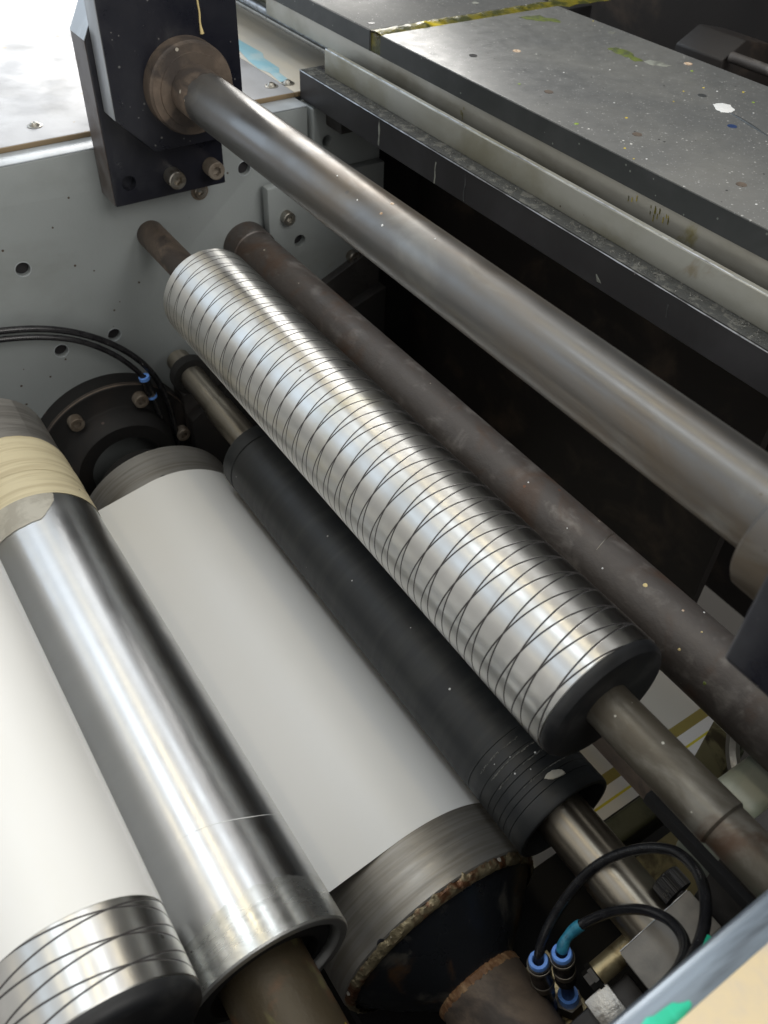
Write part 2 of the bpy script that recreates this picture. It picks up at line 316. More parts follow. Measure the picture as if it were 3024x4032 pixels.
def cut(o, cutters):
    """bore real holes"""
    cm = bpy.data.meshes.new('cutter'); bm = bmesh.new()
    for c in cutters:
        t = bpy.data.meshes.new('t'); c.to_mesh(t); c.free(); bm.from_mesh(t); bpy.data.meshes.remove(t)
    bmesh.ops.recalc_face_normals(bm, faces=bm.faces); bmesh.ops.translate(bm, verts=bm.verts, vec=-Vector(o['org'])); bm.to_mesh(cm); bm.free()
    co = bpy.data.objects.new('cutter', cm); COL.objects.link(co); co.matrix_world = Matrix.Translation(Vector(o['org']))
    md = o.modifiers.new('b', 'BOOLEAN'); md.object = co; md.operation = 'DIFFERENCE'; md.solver = 'EXACT'
    bpy.context.view_layer.update(); dg = bpy.context.evaluated_depsgraph_get()
    me = bpy.data.meshes.new_from_object(o.evaluated_get(dg)); o.modifiers.clear(); o.data = me
    for p in me.polygons: p.use_smooth = True
    me.set_sharp_from_angle(angle=math.radians(35))
    bpy.data.objects.remove(co); bpy.data.meshes.remove(cm)
def cyl_bm(p0, ax, L, r, seg=24):
    return lathe([(0, 0), (0, r), (L, r), (L, 0)], p0, ax, seg)
def hexr(inner=True):
    def f(a, ri): return ri/math.cos(((a+PI/6) % (PI/3))-PI/6)
    return f
HX = hexr()
def cap_screw(name, parent, base, ax, r, h, m='zinc', ms=None, label=None):
    """socket head cap screw: head with a real hexagonal socket"""
    e = r*.10; ri = r*.48
    prof = [(-.004, r), (0, r), (h-e, r), (h, r-e), (h, ri*1.22), (h, ri), (h-r*.55, ri), (h-r*.7, 0)]
    def rf(k, a, rr): return HX(a, rr*.98) if k in (5, 6) else rr
    bm = lathe(prof, base, ax, 48, rfun=rf)
    return finish(name, bm, m, parent, label=label, smooth=30)
def button_screw(parent, x, y, z, r):
    w = finish('screw', lathe([(0, r*1.5), (.0008, r*1.5), (.0012, r*1.05), (.003, r*.85), (.0045, r*.5), (.0045, r*.3), (.003, r*.28), (.003, 0)], (x, y, z), (0, 0, 1), 28), 'zinc', parent)
    return w

def AY(deg, rho): a = math.radians(deg); return rho*math.cos(a), rho*math.sin(a)

# ------------------------------------------------------------------ the setting
fl = finish('floor', box(-6, 3, -4, 5, -1.62, -1.5), 'dusty', smooth=None); fl['kind'] = 'structure'

# ------------------------------------------------------------------ machine side frame, far end
WX = -1.0
t = Thing('machine_side_frame', 'grey painted machine side frame with round bolt holes, behind the far ends of the rollers', 'machine frame', (WX, .2, -.9))
wf = finish('frame_plate', box(WX-.041, WX, -.9, .5655, -1.5, -.4065, .0015), 'wall', t)
holes = [(.1777, -.5255), (.1962, -.645), (.2669, -.6444), (.4716, -.4657), (.1525, -.457)]
cut(wf, [cyl_bm((WX-.024, y, z), (1, 0, 0), .05, .0085, 32) for y, z in holes])
for y, z in holes: finish('hole_rim', lathe([(0, .0096), (.0003, .0093), (-.0008, .0084)], (WX, y, z), (1, 0, 0), 32), 'wall_edge', t)
for y, z in holes: finish('hole_shade_disc', cyl_bm((WX-.0090, y, z), (1, 0, 0), .002, .0084, 24), 'hole', t)  # dark disc set shallow stands in for the shade down each bore
finish('screw_in_hole', lathe([(0, .006), (.004, .006), (.006, .003), (.006, 0)], (WX-.022, .1962, -.645), (1, 0, 0), 24), 'rustcap', t)
finish('top_strip', box(WX-.0405, WX-.0005, -.9, .5655, -.4063, -.4046, .0008), 'wall_edge', t)
# right hand end of the frame: a second plate standing a little proud, with its own hole
e2 = finish('end_plate', box(WX-.03, WX+.006, .5695, .675, -1.5, -.4075, .003, 3), 'wall', t)
cut(e2, [cyl_bm((WX-.02, .5905, -.4515), (1, 0, 0), .05, .0075, 32)])
finish('hole_shade_disc', cyl_bm((WX-.0205, .5905, -.4515), (1, 0, 0), .002, .0072, 24), 'hole', t)  # dark colour paints the shade inside this bore
# bolted corner plate
t = Thing('bearing_cover_plate', 'grey four sided cover plate bolted to the side frame behind the rusty bar', 'cover plate', (WX+.02, .58, -.57))
cp = finish('plate', prism([(.491, -.489), (.510, -.4885), (.672, -.4885), (.672, -.641), (.60, -.652), (.491, -.652)], WX+.0065, WX+.022, 'x', .002), 'wall', t)
cut(cp, [cyl_bm((WX+.010, .536, -.5705), (1, 0, 0), .03, .0085, 32)])
finish('hole_shade_disc', cyl_bm((WX+.0095, .536, -.5705), (1, 0, 0), .002, .0083, 24), 'hole', t)  # shade in the plate's hole painted as a dark disc
for y, z in ((.5165, -.531), (.619, -.614)): cap_screw('bolt', t, (WX+.022, y, z), (1, 0, 0), .0088, .011)
# plate filling the step between the frame and that cover plate
finish('joint_line', box(WX+.0062, WX+.0075, .50, .674, -.6545, -.6535), 'dark', t)

# ------------------------------------------------------------------ sheet metal tops behind
SZ = -.3985
t = Thing('cover_sheet', 'bare aluminium cover sheet with brown edge, lit blue white, left of the black bracket', 'cover sheet', (-1.6, .1, SZ))
finish('sheet', box(-3.4, -1.0335, -1.4, .5655, SZ-.002, SZ, .0005), 'sheet', t)
finish('sheet_edge', box(-1.0337, -1.0320, -1.4, .5655, SZ-.006, SZ-.0004, .0004), 'brown_edge', t)
finish('support', box(-3.4, -1.0415, -1.4, .5655, -.5, SZ-.0065), 'wall_edge', t)
for x, y in ((-1.076, .247), (-1.065, .550), (-1.62, .1), (-1.62, .54)): button_screw(t, x, y, SZ, .0058)
t = Thing('second_cover_sheet', 'cream cover sheet with a blue streak, right of the black bracket', 'cover sheet', (-1.6, .62, SZ))
finish('sheet', box(-3.4, -1.0335, .5662, .75, SZ-.002, SZ, .0005), 'sheet_warm', t)
finish('sheet_edge', box(-1.0337, -1.0320, .5662, .60, SZ-.006, SZ-.0004, .0004), 'brown_edge', t)
finish('support', box(-3.4, -1.0415, .5662, .674, -.5, SZ-.0065), 'wall_edge', t)
button_screw(t, -1.064, .5735, SZ, .0058)
finish('blue_streak', blob([(-1.075, .568), (-1.062, .580), (-1.12, .588), (-1.22, .600), (-1.4, .62), (-1.7, .64), (-1.7, .62), (-1.35, .590), (-1.17, .572)], lambda u, v, h: Vector((u, v, SZ+.0003+h)), .0002), 'ink_blue', t)
t = Thing('guide_rail', 'bright clear rounded rail running along the cream cover sheet', 'rail', (-1.9, .69, SZ))
finish('rail', lathe([(0, 0), (0, .008), (2.06, .008), (2.06, 0)], (-3.2, .690, SZ+.008), (1, 0, 0), 24), 'bright', t)
finish('rail_base', box(-3.2, -1.098, .676, .71, SZ, SZ+.006, .001), 'alu_satin', t)
finish('rail_cover', box(-3.2, -1.205, .700, .76, SZ+.0065, SZ+.05, .004), 'plastic_pale', t)

# ------------------------------------------------------------------ black bracket, far end
t = Thing('black_bracket', 'black bracket bolted to the grey side frame, holding the far end of the steel tube', 'bracket', (WX, .36, -.45))
rp = finish('rear_plate', prism([(.2877, -.4575), (.425, -.4575), (.425, -.10), (.392, -.10), (.2877, -.283)], WX+.0005, -.956, 'x', .0016), 'black', t)
cut(rp, [cyl_bm((-.968, .307, -.433), (1, 0, 0), .05, .0085, 28)])
finish('machined_side', box(WX+.002, -.958, .2868, .2878, -.456, -.283), 'gun', t)
finish('machined_bevel', prism([(.2872, -.2832), (.3914, -.1003), (.3904, -.0998), (.2864, -.2826)], WX+.0015, -.9572), 'milled', t)
fp = finish('front_plate', prism([(.2935, -.352), (.331, -.390), (.44, -.390), (.44, -.05), (.2935, -.05)], -.9555, -.921, 'x', .0012), 'black', t)
finish('machined_edge', box(-.953, -.9225, .2926, .2937, -.351, -.05, .0003), 'milled', t)
finish('paint_drip', sweep(catmull([(-.9205, .397, -.235), (-.9205, .397, -.25), (-.9205, .398, -.262), (-.9204, .3975, -.271), (-.9202, .3985, -.281)]), lambda s: .0010+.0012*max(0, s-.8)*5), 'drip', t)
cap_screw('bolt', t, (-.956, .3585, -.4345), (1, 0, 0), .0103, .018, 'zinc'); cap_screw('bolt', t, (-.956, .4075, -.4335), (1, 0, 0), .0103, .018, 'rustcap')
t = Thing('frame_bolt', 'socket head screw half hidden under the lower edge of the black bracket', 'bolt', (WX, .408, -.481))
cap_screw('screw_head', t, (WX, .408, -.481), (1, 0, 0), .0078, .005, 'zinc')
finish('washer', lathe([(0, .0115), (.0012, .0115), (.0016, .0105), (.0016, .006)], (WX, .408, -.481), (1, 0, 0), 32), 'rustcap', t)

# ------------------------------------------------------------------ thick steel tube
c1 = (.3745, -.3267)
t = Thing('steel_tube', 'thick dull grey steel tube, uppermost of the bars, held in the black bracket', 'tube', (-.2, *c1))
r1 = .02575; tubeT = t
finish('tube', lathe([(-.72, r1-.003), (-.72, r1), (.165, r1), (.165, 0)], (-.2, *c1), (1, 0, 0), 128), 'tube', t)
finish('collar', lathe([(-.9208, r1), (-.9208, .0470), (-.905, .0466), (-.903, .0450), (-.9005, .0445), (-.9005, .0370), (-.8985, .0365), (-.8985, r1)], (0, *c1), (1, 0, 0), 96), 'rustbrown', t, label='brown dusty collar against the far black bracket')
finish('collar', lathe([(-.152, r1), (-.152, .039), (-.1495, .0415), (-.116, .0425), (-.114, .041), (-.114, r1)], (0, *c1), (1, 0, 0), 96), 'tube', t, label='greasy steel collar near the camera')
for x, a, r in ((-.529, 119.7, .0013), (-.519, 135, .0011), (-.533, 89.7, .0017), (-.56, 125, .0008), (-.60, 110, .0008), (-.47, 100, .0007)):
    th = math.radians(a)
    finish('paint_speck', lathe([(0, r), (.0004, r*.7), (.0005, 0)], (x, c1[0]+r1*math.cos(th), c1[1]+r1*math.sin(th)), (0, math.cos(th), math.sin(th)), 9, jitter=.0003), 'ink_o' if r > .0012 else 'ink_w', t)

# near black bracket
t = Thing('near_bracket', 'black bracket block by the right edge, below the near collar of the steel tube', 'bracket', (-.08, .34, -.34))
finish('block', prism([(.288, -.341), (.326, -.383), (.44, -.383), (.44, -.15), (.288, -.15)], -.1137, -.079, 'x', .0025, 3), 'black', t)
finish('rear_plate', prism([(.30, -.352), (.326, -.380), (.425, -.380), (.425, -.14), (.30, -.14)], -.0788, -.0335, 'x', .0015), 'black', t)

# ------------------------------------------------------------------ rusty bar
c2 = (.4647, -.5682); r2 = .03035
t = Thing('rusty_bar', 'dark rust stained round bar running behind the grooved roller', 'bar', (-.2, *c2))
finish('bar', lathe([(WX+.0005, r2*1.0), (-.036, r2), (-.036, 0)], (0, *c2), (1, 0, 0), 128), 'rustdark', t)
finish('boss', lathe([(WX+.0003, r2+.0022), (WX+.03, r2+.0018), (WX+.031, r2+.0002)], (0, *c2), (1, 0, 0), 96, jitter=.0004), 'rustdark', t)
for x, a, r, mm in ((-.264, 103.9, .0020, 'drip'), (-.228, 93, .0011, 'ink_o'), (-.219, 61, .0008, 'ink_w'), (-.207, 143, .0012, 'drip'), (-.176, 155, .0015, 'ink_olive'), (-.412, 105, .0009, 'ink_w'), (-.30, 130, .0009, 'ink_w'), (-.205, 100, .0008, 'drip'), (-.35, 120, .0007, 'ink_w')):
    th = math.radians(a)
    finish('paint_speck', lathe([(0, r), (.0004, r*.7), (.0005, 0)], (x, c2[0]+r2*math.cos(th), c2[1]+r2*math.sin(th)), (0, math.cos(th), math.sin(th)), 9, jitter=.0003), mm, t)
finish('scratch', sweep([Vector((-.316-.009*s, c2[0]+(r2+.0001)*math.cos(math.radians(114-66*s)), c2[1]+(r2+.0001)*math.sin(math.radians(114-66*s)))) for s in [k/16 for k in range(17)]], lambda s: .0003*math.sin(PI*min(1, s+.05))+.0001, 6), 'zinc', t)

# ------------------------------------------------------------------ grooved roller
c3 = (.3368, -.5206); r3 = .0550
M['grooved'] = grooved('grooved_aluminium', .0373, -.2131+.2, math.radians(52))
t = Thing('grooved_roller', 'silver aluminium roller cut with crossing spiral grooves, lying across the middle', 'roller', (-.2, *c3))
finish('shell', lathe([(-.8335, r3-.004), (-.8335, r3-.0018), (-.832, r3-.0004), (-.830, r3), (-.1985, r3), (-.1978, r3-.0008)], (0, *c3), (1, 0, 0), 256), 'grooved', t)
finish('end_cap', lathe([(-.1979, r3-.0006), (-.1968, r3-.0004), (-.1925, r3-.0012), (-.1895, r3-.004), (-.1885, r3-.009), (-.190, r3-.02), (-.191, .0185), (-.191, .012)], (0, *c3), (1, 0, 0), 128), 'endcap', t)
finish('end_cap', lathe([(-.833, r3-.002), (-.8350, r3-.006), (-.8350, .012)], (0, *c3), (1, 0, 0), 96), 'alu_satin', t)
finish('shaft', lathe([(WX+.0004, .0175), (-.834, .0175)], (0, *c3), (1, 0, 0), 64), 'rustbrown', t, label='brown shaft end at the far side frame')
finish('shaft', lathe([(-.192, .0181), (-.086, .0181), (-.084, .0165), (-.037, .0165), (-.036, .0155), (-.036, 0)], (0, *c3), (1, 0, 0), 64), 'oily', t, label='dark stained shaft end near the camera')

# ------------------------------------------------------------------ rubber roller
c4 = (.3397, -.6965); r4 = .0480
t = Thing('rubber_roller', 'matt black rubber roller between the grooved roller and the white paper drum', 'roller', (-.2, *c4))
prof = [(-.743, r4-.012), (-.7427, r4-.0015), (-.741, r4), (-.722, r4), (-.7215, r4-.0012), (-.7195, r4-.0012), (-.719, r4-.0002)]
for g in (-.262, -.2455, -.2345, -.228, -.2195, -.2135, -.206):
    prof += [(g-.0004, r4-.0002), (g, r4-.0007), (g+.0004, r4-.0002)]
prof += [(-.1925, r4), (-.1905, r4-.001), (-.190, r4-.0025), (-.190, r4-.0045), (-.196, r4-.0065), (-.206, r4-.008), (-.208, .0235)]
finish('rubber_sleeve', lathe(prof, (0, *c4), (1, 0, 0), 160), 'rubber', t)
finish('shaft', lathe([(-.209, .0280), (-.205, .0280), (-.2045, .0236), (-.060, .0236), (-.060, 0)], (0, *c4), (1, 0, 0), 96), 'satin', t, label='satin steel shaft end near the camera')
finish('shaft', lathe([(-.978, .0165), (-.85, .0165), (-.85, .0185), (-.740, .0185)], (0, *c4), (1, 0, 0), 64), 'satin', t, label='shaft end in the shade of the far bearing')
th = math.radians(94)
finish('rubber_chip', blob(disc_poly(-.2095, c4[0]-.0035, .0042, .0085, 12), lambda u, v, h: Vector((u+.25*(v-c4[0]), v, c4[1]+math.sqrt(max(0, (r4+.0002)**2-(v-c4[0])**2))+h)), .0007), 'tape_old', t)
for x, a, r in ((-.484, 127, .0008), (-.327, 120.6, .0012), (-.235, 95.4, .001), (-.232, 124.8, .0009), (-.40, 110, .0006), (-.226, 110, .0006), (-.245, 118, .0007), (-.25, 135, .0006)):
    th = math.radians(a)
    finish('lint', lathe([(0, r), (.0003, r*.6), (.0004, 0)], (x, c4[0]+r4*math.cos(th), c4[1]+r4*math.sin(th)), (0, math.cos(th), math.sin(th)), 7, jitter=.0002), 'ink_w', t)

for xs_, a0_, a1_ in ((-.243, 150, 86), (-.2335, 150, 80), (-.2185, 128, 70), (-.2545, 155, 100)):
    bm = bmesh.new()
    for i in range(46):
        th = math.radians(a0_+(a1_-a0_)*(i+random.random())/46); q = random.uniform(.00015, .00055) if random.random() < .9 else .0009; xx = xs_+random.gauss(0, .0003); rr = r4+.00015
        o_ = Vector((xx, c4[0]+rr*math.cos(th), c4[1]+rr*math.sin(th))); tu = Vector((0, -math.sin(th), math.cos(th)))*q*random.uniform(1, 3.5); tx = Vector((q*.6, 0, 0)); nn = Vector((0, math.cos(th), math.sin(th)))*q*.4
        v = [bm.verts.new(p) for p in (o_-tu-tx, o_+tu-tx*.5, o_+tu*.8+tx, o_-tu*.7+tx*.8, o_+nn)]
        for k in range(4): bm.faces.new((v[k], v[(k+1) % 4], v[4]))
    finish('scuff_line', bm, 'dust', t, smooth=None, kind='stuff')
# ------------------------------------------------------------------ large drum
c5 = (.2315, -.8127); r5 = .1040
t = Thing('large_drum', 'large steel drum under the white paper, with a black painted cone end', 'drum', (-.2, *c5))
finish('drum_shell', lathe([(-.835, r5-.01), (-.835, r5-.001), (-.834, r5), (-.204, r5), (-.2025, r5-.0012)], (0, *c5), (1, 0, 0), 192), 'drum', t)
finish('end_bell', lathe([(-.203, r5-.0015), (-.200, r5-.006), (-.190, r5-.018), (-.172, .0655), (-.155, .0415), (-.150, .0370)], (0, *c5), (1, 0, 0), 160), 'bell', t)
bead = [(-.2075+.0062*(1-math.cos(PI*k/7)), r5-.0028+.0036*math.sin(PI*k/7)+(-.0045*k/7)) for k in range(8)]
finish('weld_bead', lathe(bead, (0, *c5), (1, 0, 0), 520, jitter=.0018), 'weld', t)
finish('shaft', lathe([(-.158, .034), (-.150, .0368), (-.146, .0405), (-.037, .0405), (-.037, 0)], (0, *c5), (1, 0, 0), 96), 'rustbrown', t)
finish('weld_bead', lathe([(-.1535, .0385), (-.151, .0405), (-.148, .0408), (-.145, .0405)], (0, *c5), (1, 0, 0), 200, jitter=.0013), 'weldrust', t)
for k in range(9):
    th = math.radians(random.uniform(62, 112)); q = random.uniform(.25, .75); xx = -.190+(.035)*q; rr = (r5-.018)+(.0415-(r5-.018))*q
    p = Vector((xx, c5[0]+rr*math.cos(th), c5[1]+rr*math.sin(th))); nn = Vector((.78, .62*math.cos(th), .62*math.sin(th))).normalized(); tu = Vector((0, -math.sin(th), math.cos(th))); tv = nn.cross(tu)
    finish('paint_chip', blob(disc_poly(0, 0, random.uniform(.001, .003), random.uniform(.001, .0035), 8), lambda u, v, h: p+tu*u+tv*v+nn*(h+.0004), .0003), 'ink_grey', t)
finish('shaft', lathe([(-.90, .055), (-.835, .06)], (0, *c5), (1, 0, 0), 64), 'black_flat', t)

# far bearing housing
t = Thing('bearing_housing', 'round black flanged bearing housing on the far side frame behind the large drum', 'bearing housing', (WX, *c5))
finish('flange', lathe([(WX+.0004, .114), (WX+.026, .1135), (WX+.029, .1105), (WX+.030, .082), (WX+.032, .079), (WX+.060, .072), (WX+.063, .069), (WX+.063, .05)], (0, *c5), (1, 0, 0), 128), 'black_flat', t)
finish('rust_rim', lathe([(WX+.0250, .1138), (WX+.0285, .1118)], (0, *c5), (1, 0, 0), 128), 'rustbrown', t)
for a in (121, 63, 2, 180):
    y, z = c5[0]+.093*math.cos(math.radians(a)), c5[1]+.093*math.sin(math.radians(a)); cap_screw('bolt', t, (WX+.030, y, z), (1, 0, 0), .0100, .012, 'rustcap')

# far bearing block of the rubber roller
t = Thing('bearing_block', 'dark steel bearing block in the corner behind the far end of the rubber roller', 'bearing block', (WX, .39, -.76))
finish('block', prism([(.334, -.748), (.396, -.7125), (.66, -.60), (.66, -.95), (.334, -.95)], WX+.0004, WX+.035, 'x', .0015), 'block_side', t)
finish('housing', prism([(.3345, -.779), (.396, -.7445), (.66, -.66), (.66, -.96), (.3345, -.96)], WX+.0355, WX+.055, 'x', .0015), 'black_flat', t)
finish('shaft_collar', lathe([(WX+.055, .027), (WX+.068, .026), (WX+.069, .022), (WX+.069, .017)], (0, *c4), (1, 0, 0), 64), 'black_flat', t)

# ------------------------------------------------------------------ chrome roller
c6 = (.0670, -.6717); r6 = .0668
t = Thing('chrome_roller', 'polished chrome roller with masking tape round its far end, between the two sheets of paper', 'roller', (-.2, *c6))
finish('shell', lathe([(-.72, r6), (-.2300, r6)], (0, *c6), (1, 0, 0), 256), 'chrome', t)
def wavy(k, a, r): return r
def ring_wavy(name, xa, xb, r, m, amp, th=.0004, seed=0, parent=None, c6=c6):
    bm = bmesh.new(); n = 240; rows = 5; R = []
    for j in range(rows):
        ring = []
        for i in range(n):
            a = 2*PI*i/n; w0 = amp*(noise.noise(Vector((math.cos(a)*3+seed, math.sin(a)*3, seed)))+.4*noise.noise(Vector((math.cos(a)*12+seed, math.sin(a)*12, seed))))
            x = xa+(xb-xa)*j/(rows-1)+w0*(1-j/(rows-1)); rr = r+(th if 0 < j < rows-1 else 0)
            ring.append(bm.verts.new((x, c6[0]+rr*math.cos(a), c6[1]+rr*math.sin(a))))
        R.append(ring)
    for A, B in zip(R, R[1:]):
        for i in range(n): bm.faces.new((A[i], A[(i+1) % n], B[(i+1) % n], B[i]))
    return finish(name, bm, m, parent)
ring_wavy('worn_end_band', -.2430, -.2085, r6+.00003, 'worn', .007, .00003, 3, t)
finish('rim', lathe([(-.2085, r6), (-.2070, r6-.0010), (-.2065, r6-.0025), (-.2068, r6-.0075), (-.2085, r6-.0085), (-.218, r6-.009), (-.224, .036)], (0, *c6), (1, 0, 0), 160), 'alu_satin', t)
finish('inner_ring', lathe([(-.2195, .0560), (-.2140, .0555), (-.2120, .0520), (-.2105, .0480), (-.2105, .0430), (-.218, .041), (-.218, .034)], (0, *c6), (1, 0, 0), 96), 'black_flat', t)
finish('shaft', lathe([(-.220, .0335), (-.037, .0335), (-.037, 0)], (0, *c6), (1, 0, 0), 96), 'rustyellow', t)
finish('end_sleeve', lathe([(-.894, r6-.01), (-.894, r6-.0015), (-.8925, r6-.0004), (-.8925, r6-.0004), (-.80, r6-.0004)], (0, *c6), (1, 0, 0), 160), 'grey_end', t)
for xa, xb, dr, sd in ((-.812, -.779, .0006, 1), (-.782, -.748, .0011, 4), (-.750, -.7075, .0007, 8)): ring_wavy('masking_tape', xa, xb, r6+dr, 'tape', .0016, .0004, sd, t)
bm = bmesh.new(); rows = []
for i in range(41):
    a = math.radians(66+i*2.4); s = i/40
    x0 = -.7075+.001*noise.noise(Vector((i*.4, 0, 0))); x1 = -.702+.032*min(1, (s*5.0))**.7+.0015*noise.noise(Vector((i*.7, 5, 0)))
    if s < .02: x1 = x0+.004
    rows.append([bm.verts.new((x, c6[0]+(r6+.0007)*math.cos(a), c6[1]+(r6+.0007)*math.sin(a))) for x in (x0, (x0+x1)/2+.004, x1)])
for A, B in zip(rows, rows[1:]):
    for k in range(2): bm.faces.new((A[k], A[k+1], B[k+1], B[k]))
finish('torn_tape', bm, 'tape_old', t)
finish('ring_scratch', sweep([Vector((-.2985+.003*math.sin(s*5)-.002*s, c6[0]+(r6+.00005)*math.cos(math.radians(30+75*s)), c6[1]+(r6+.00005)*math.sin(math.radians(30+75*s)))) for s in [k/40 for k in range(41)]], lambda s: .00022*(.3+math.sin(PI*s)), 6), 'ink_w', t)

# ------------------------------------------------------------------ lower left grooved roller
c7 = (-.0367, -.5838); r7 = .0595
M['grooved_b'] = grooved('grooved_aluminium_b', .036, .004, math.radians(60), .40)
ring_wavy('dusty_end', -.866, -.8984, r1+.0001, 'rustbrown', .006, .0001, 2, tubeT, c1)
t = Thing('second_grooved_roller', 'grooved silver roller at the bottom left corner, wrapped in white paper', 'roller', (-.2, *c7))
finish('shell', lathe([(-.858, r7-.004), (-.857, r7), (-.2025, r7), (-.2015, r7-.0008)], (0, *c7), (1, 0, 0), 256), 'grooved_b', t)
finish('end_cap', lathe([(-.2017, r7-.0006), (-.2005, r7-.0004), (-.196, r7-.0016), (-.193, r7-.005), (-.192, r7-.011), (-.194, r7-.022), (-.195, .018), (-.195, .012)], (0, *c7), (1, 0, 0), 128), 'endcap', t)
finish('shaft', lathe([(-.196, .0181), (-.036, .0181), (-.036, 0)], (0, *c7), (1, 0, 0), 64), 'rustdark', t)
finish('shaft', lathe([(WX+.0004, .0175), (-.858, .0175)], (0, *c7), (1, 0, 0), 64), 'rustbrown', t)

# ------------------------------------------------------------------ paper web over the rollers
def tangent(ca, ra, cb, rb, inner, side):
    """tangent points from circle a to circle b; side is the sign of the turn at a"""
    ca, cb = Vector(ca), Vector(cb); d = cb-ca; L = d.length; b = math.atan2(d.y, d.x)
    k = (ra+rb if inner else ra-rb)/L; g = math.acos(max(-1, min(1, k)))*side
    aa = b+g; ab = aa+PI if inner else aa
    return aa, ab
pr = .0004
# T7 clockwise over the top -> T6 anticlockwise underneath -> T5 clockwise over the top
a1_, b1_ = tangent(c7, r7+pr, c6, r6+pr, True, 1)
a2_, b2_ = tangent(c6, r6+pr, c5, r5+pr, True, -1)
def arc(c, r, a, b, n): return [(c[0]+r*math.cos(a+(b-a)*k/n), c[1]+r*math.sin(a+(b-a)*k/n)) for k in range(n+1)]
path = [(-.30, -1.3)] + arc(c7, r7+pr, math.radians(172), a1_, 60)
bb = b1_
while bb > 0: bb -= 2*PI
ee = a2_
while ee < bb: ee += 2*PI
path += arc(c6, r6+pr, bb, ee, 40)
s5 = b2_
while s5 < 0: s5 += 2*PI
while s5 > PI: s5 -= 2*PI
path += arc(c5, r5+pr, s5, math.radians(-40), 90)
bm = bmesh.new(); xs = [-.781, -.7, -.6, -.5, -.4, -.3, -.2555]; th = .0003
def nrm(i):
    a, b = path[max(0, i-1)], path[min(len(path)-1, i+1)]; v = Vector((b[0]-a[0], b[1]-a[1])).normalized(); return Vector((-v.y, v.x))
A = [[bm.verts.new((x, y, z)) for x in xs] for (y, z) in path]
for P_, Q_ in zip(A, A[1:]):
    for k in range(len(xs)-1): bm.faces.new((P_[k], P_[k+1], Q_[k+1], Q_[k]))
t = Thing('paper_web', 'continuous blank white paper web running over the left rollers and the large drum', 'paper', (-.5, .1, -.7))
finish('sheet', bm, 'paper', t, smooth=60)

t = Thing('printed_web', 'printed paper with a yellow line and one darkened to olive by painted shade, below the grooved roller', 'paper', (0, 0, 0))
finish('sheet', box(-.80, -.2415, .335, .742, -.9804, -.98), 'web', t)

# ------------------------------------------------------------------ right hand deck: beam, bars, plates
t = Thing('blackened_beam', 'long blackened steel beam with a bright worn top edge and lint on its ledge', 'beam', (-.5, .57, -.39))
finish('beam', box(-1.026, -.034, .570, .70, -.4045, -.370, .0006, 1), 'beamside', t)
finish('wear_and_glint_edge', sweep([Vector((-1.0255+.991*k/60, .5698, -.3703)) for k in range(61)], lambda s: .00055+.00025*math.sin(s*37)*math.sin(s*91), 6), 'bright', t)
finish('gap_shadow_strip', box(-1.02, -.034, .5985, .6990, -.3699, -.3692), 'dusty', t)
finish('ledge', box(-1.024, -.034, .5712, .592, -.3699, -.3694), 'ledge', t)
bm = bmesh.new()
for i in range(3600):
    x = -1.02+random.random()*.98; y = .573+.0165*random.random()**.8; s = .0003+.0011*random.random()**3
    if noise.noise(Vector((x*30, y*60, 0))) < -.25: continue
    v = [bm.verts.new((x+random.uniform(-s, s), y+random.uniform(-s, s), -.3696+random.random()*s*1.6)) for _ in range(4)]
    for a, b, c in ((0, 1, 2), (0, 2, 3), (0, 3, 1), (1, 3, 2)): bm.faces.new((v[a], v[b], v[c]))
finish('lint_dust', bm, 'dust', t, smooth=None, kind='stuff')
for x0, z0, x1, z1, w in ((-.843, -.372, -.843, -.401, .0012), (-.733, -.380, -.734, -.4035, .0016), (-.682, -.375, -.681, -.403, .0010), (-.483, -.392, -.478, -.398, .003), (-.40, -.380, -.398, -.392, .0008)):
    finish('streak', blob([(x0-w*.4, z0), (x0+w*.4, z0), (x1+w, z1), (x1-w, z1)], lambda u, v, h: Vector((u, .5699-h, v)), .0002), 'plate_side' if w < .0011 else 'ink_grey', t)
t = Thing('support_bracket', 'dark angle bracket in the shade under the far end of the blackened beam', 'bracket', (-.98, .63, -.43))
finish('bracket_plate', box(WX+.0065, -.955, .588, .668, -.4305, -.4050, .002), 'block_side', t)
finish('bracket_web', box(WX+.0065, -.90, .632, .668, -.448, -.4308, .002), 'block_side', t)

t = Thing('slotted_bar', 'stained grey metal bar with a bright rounded top edge standing on the beam', 'bar', (-.5, .59, -.355))
finish('bar', box(-.998, -.034, .590, .5975, -.3698, -.3415, .0016, 3), 'bar', t)
finish('wear_and_glint_edge', sweep([Vector((-.997+.962*k/60, .5913, -.3419)) for k in range(61)], lambda s: .0007+.0002*math.sin(s*53), 8), 'bright', t)  # bright line paints the highlight on the rounded top
t = Thing('rear_bar', 'warm grey stained bar under the edge of the dark plates, behind the slotted bar', 'bar', (-.6, .62, -.34))
finish('bar', box(-1.192, -.034, .6135, .66, -.352, -.3295, .0008), 'bar_warm', t)
bm = bmesh.new()
for (x, z, s) in ((-.466, -.337, .012), (-.50, -.334, .006), (-.749, -.339, .003), (-.822, -.35, .004)):
    for k in range(14 if s > .01 else 4):
        xx = x+random.uniform(-s, s); zz = z+random.uniform(-.004, .005); l = random.uniform(.002, .007)
        v = [bm.verts.new(p) for p in ((xx-.0004, .6131, zz), (xx+.0004, .6131, zz), (xx+.0011, .6131, zz-l), (xx+.0002, .6131, zz-l*1.05))]; bm.faces.new(v)
finish('ink_drips', bm, 'glue', t, smooth=None, kind='stuff')

